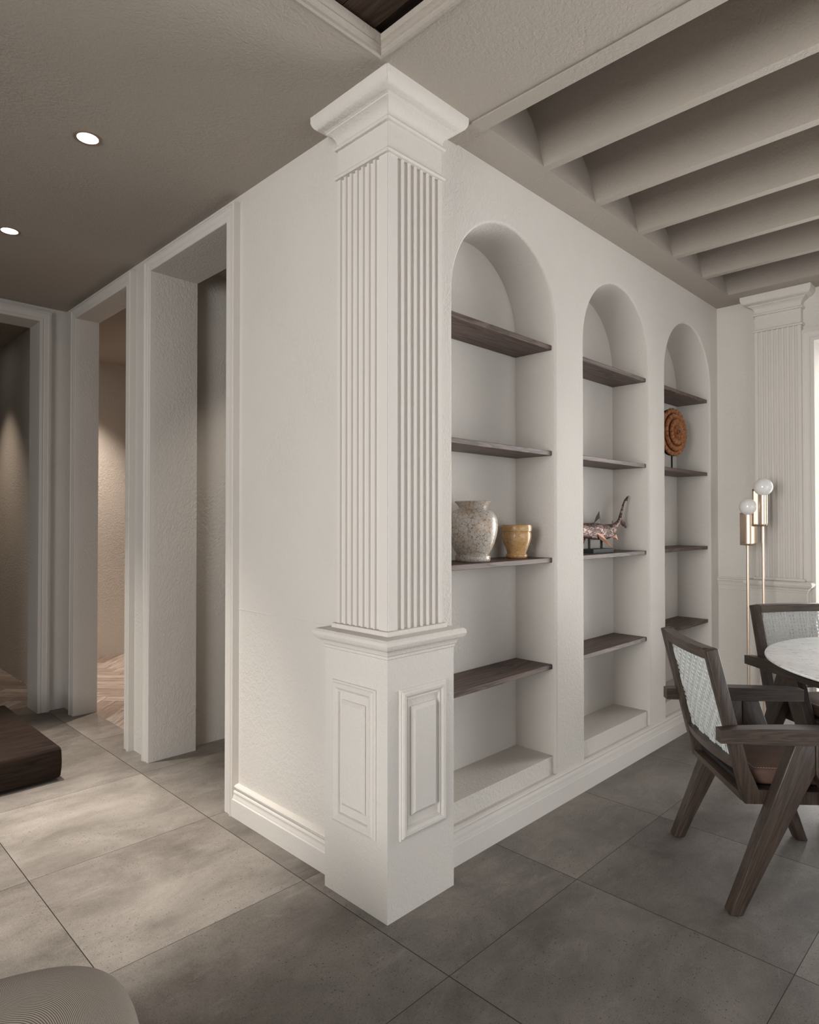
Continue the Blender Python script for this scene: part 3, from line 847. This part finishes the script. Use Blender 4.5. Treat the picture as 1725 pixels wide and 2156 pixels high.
# ------------------------------------------------------------ floor lamp
LX, LY = 2.90, -.229
root = thing('floor_lamp', 'champagne brass floor lamp with two opal globes on thin rods', 'lamp', (LX, LY, 0))
obj('base', lathe(B(), [(0, 0), (.15, 0), (.153, .006), (.15, .014), (0, .016)], seg=48, cap=False), BRASS, root, 40)
def head(dy, ztop, zbot, gz, prof, cut_left, gr, gf):
    """reflector: folded brass sheet, plan profile (r to the side, f away), lower corner rounded"""
    obj('pole', tube(B(), [(0, dy, .012), (0, dy, zbot+.03)], .0078, 16), BRASS, root, 50)
    rv, fv = (.704, -.710), (.710, .704)
    bm = B(); H = ztop-zbot; tot = len(prof)-1; m = 14; V = []
    for i, (r_, f_) in enumerate(prof):
        t = i/tot; cut = 0
        if cut_left: q = max(0, min(1, (.62-t)/.30)) if t < .62 else 0; q = q if t > .30 else 0
        else: q = max(0, (t-.45)/.50); q = min(1, q)
        cut = .050*(1-math.sqrt(max(0, 1-q*q)))
        V.append([bm.verts.new((r_*rv[0]+f_*fv[0], dy+r_*rv[1]+f_*fv[1], (zbot+cut)+(H-cut)*k/m)) for k in range(m+1)])
    for i in range(tot):
        for k in range(m): bm.faces.new((V[i][k], V[i+1][k], V[i+1][k+1], V[i][k+1]))
    o = obj('reflector', bm, BRASS, root, 40)
    md = o.modifiers.new('thick', 'SOLIDIFY'); md.thickness = .003; md.offset = 0
    g = B(); bmesh.ops.create_uvsphere(g, u_segments=36, v_segments=24, radius=.054)
    bmesh.ops.translate(g, verts=g.verts, vec=(gr*rv[0]+gf*fv[0], dy+gr*rv[1]+gf*fv[1], gz)); obj('globe', g, OPAL, root, 60)
p1 = [(-.029, .034), (-.028, .022), (-.026, .010), (-.025, .002)] + [(.016-.041*math.cos(PI*k/24), -.034*math.sin(PI*k/24)) for k in range(1, 25)]
head(.044, 1.345, 1.143, 1.383, p1, False, .000, -.012)
p2 = [(-.054, .020), (-.047, .014), (-.040, .008), (-.034, .002), (-.028, -.002)] + [(-.002-.024*math.cos(PI*k/20), -.004-.026*math.sin(PI*k/20)) for k in range(1, 21)]
head(-.044, 1.490, 1.262, 1.502, p2, False, -.003, -.012)

# ------------------------------------------------------------ low table, pouf
root = thing('low_table', 'low dark wooden slab table with a softly rounded front, by the doorways', 'table', (-1.2, 2.6, 0))
bm = B(); zt, zb = .165, .012
def sup(t, e): return math.copysign(abs(t)**e, t)
prof = [(0.0, zb), (-.0, zb)]
x0, x1, y0, y1 = -2.2, -.352, 2.005, 3.05
rings = []
for p, z in [(-.02, zb), (-.004, zb+.003), (.0, zb+.010), (.004, zb+.05), (.0045, zb+.08), (.003, zt-.02), (-.0005, zt-.005), (-.005, zt)]:
    rings.append(sq(x0, y0, x1, y1, p, z))
rect_loft(bm, rings)
es = [e for e in bm.edges if abs(e.verts[0].co.z-e.verts[1].co.z) > .002]
bmesh.ops.bevel(bm, geom=es, offset=.012, segments=4, profile=.5, affect='EDGES')
bmesh.ops.translate(bm, verts=bm.verts, vec=(1.2, -2.6, 0))
obj('slab_top', bm, BENCHW, root, 40)
obj('plinth', rbox(-.8, .70, -.40, .30, 0, zb+.003, .003, 1), BLACK, root)

bm = B(); uvl = bm.loops.layers.uv.new('knit')
cx, cy, a_, b_, rot, e_ = -1.226, -.234, .326, .420, -.3155, .553
NT, NP = 160, 60
grid = []
for j in range(NP+1):
    ph = -PI/2+PI*j/NP; row = []
    for i in range(NT):
        th = 2*PI*i/NT; ex = e_
        x = a_*sup(math.cos(ph), ex)*sup(math.cos(th), ex); y = b_*sup(math.cos(ph), ex)*sup(math.sin(th), ex)
        z = (.22+.1146*sup(math.sin(ph), ex)) if ph >= 0 else (.22+.219*sup(math.sin(ph), .4))
        row.append(bm.verts.new((x, y, z)))
    grid.append(row)
for j in range(NP):
    for i in range(NT):
        try: f = bm.faces.new((grid[j][i], grid[j][(i+1) % NT], grid[j+1][(i+1) % NT], grid[j+1][i]))
        except ValueError: continue
        # uv: u along rows, v by arc over the top
        for lp, (ii, jj) in zip(f.loops, ((i, j), (i+1, j), (i+1, j+1), (i, j+1))):
            lp[uvl].uv = (ii/NT*2.0, jj/NP)
bmesh.ops.remove_doubles(bm, verts=bm.verts, dist=1e-5)
o = obj('pouf', bm, KNIT, None, 70); o.location = (cx, cy, 0); o.rotation_euler = (0, 0, rot)
tag(o, 'rounded oatmeal knitted pouf at the bottom left of the view', 'pouf')

# ------------------------------------------------------------ recessed lamps
def downlight(x, y, z, label, power, col=(1, .93, .84), cone=45, visible=True, blend=1.0):
    root = thing('recessed_downlight', label, 'light', (x, y, z), 0, 'round recessed ceiling downlights')
    obj('ring', lathe(B(), [(.036, .004), (.0375, -.002), (.046, -.0035), (.0495, -.002), (.050, .004)], seg=48, cap=False), RINGM, root, 40)
    obj('lens', lathe(B(), [(0, -.0015), (.0368, -.0015), (.0368, .004), (0, .004)], seg=40, cap=False), LENS, root)
    l = bpy.data.lights.new('downlight_beam', 'SPOT'); l.energy = power; l.color = col; l.spot_size = math.radians(cone); l.spot_blend = blend; l.shadow_soft_size = .035
    lo = bpy.data.objects.new('downlight_beam', l); COL.objects.link(lo); lo.parent = root; lo.location = (0, 0, -.02)
    return root
downlight(-.562, 1.066, CZ, 'lit round downlight in the ceiling, nearer the timber coffer', 380)
downlight(-.555, 2.179, CZ, 'lit round downlight in the ceiling, at the left edge of the photo', 350)
downlight(.62, 4.45, 2.80, 'downlight in the hall beyond the second doorway', 150, (1, .83, .70), 84)
downlight(.85, 3.4, 2.80, 'downlight in the hall just behind the second doorway', 150, (1, .83, .70), 84)
downlight(-.35, 4.80, 2.82, 'downlight in the room beyond the left doorway', 60, (1, .80, .63), 75)
downlight(.75, 1.45, CZ, 'downlight in the room beyond the first doorway', 50, (1, .88, .76), 85)
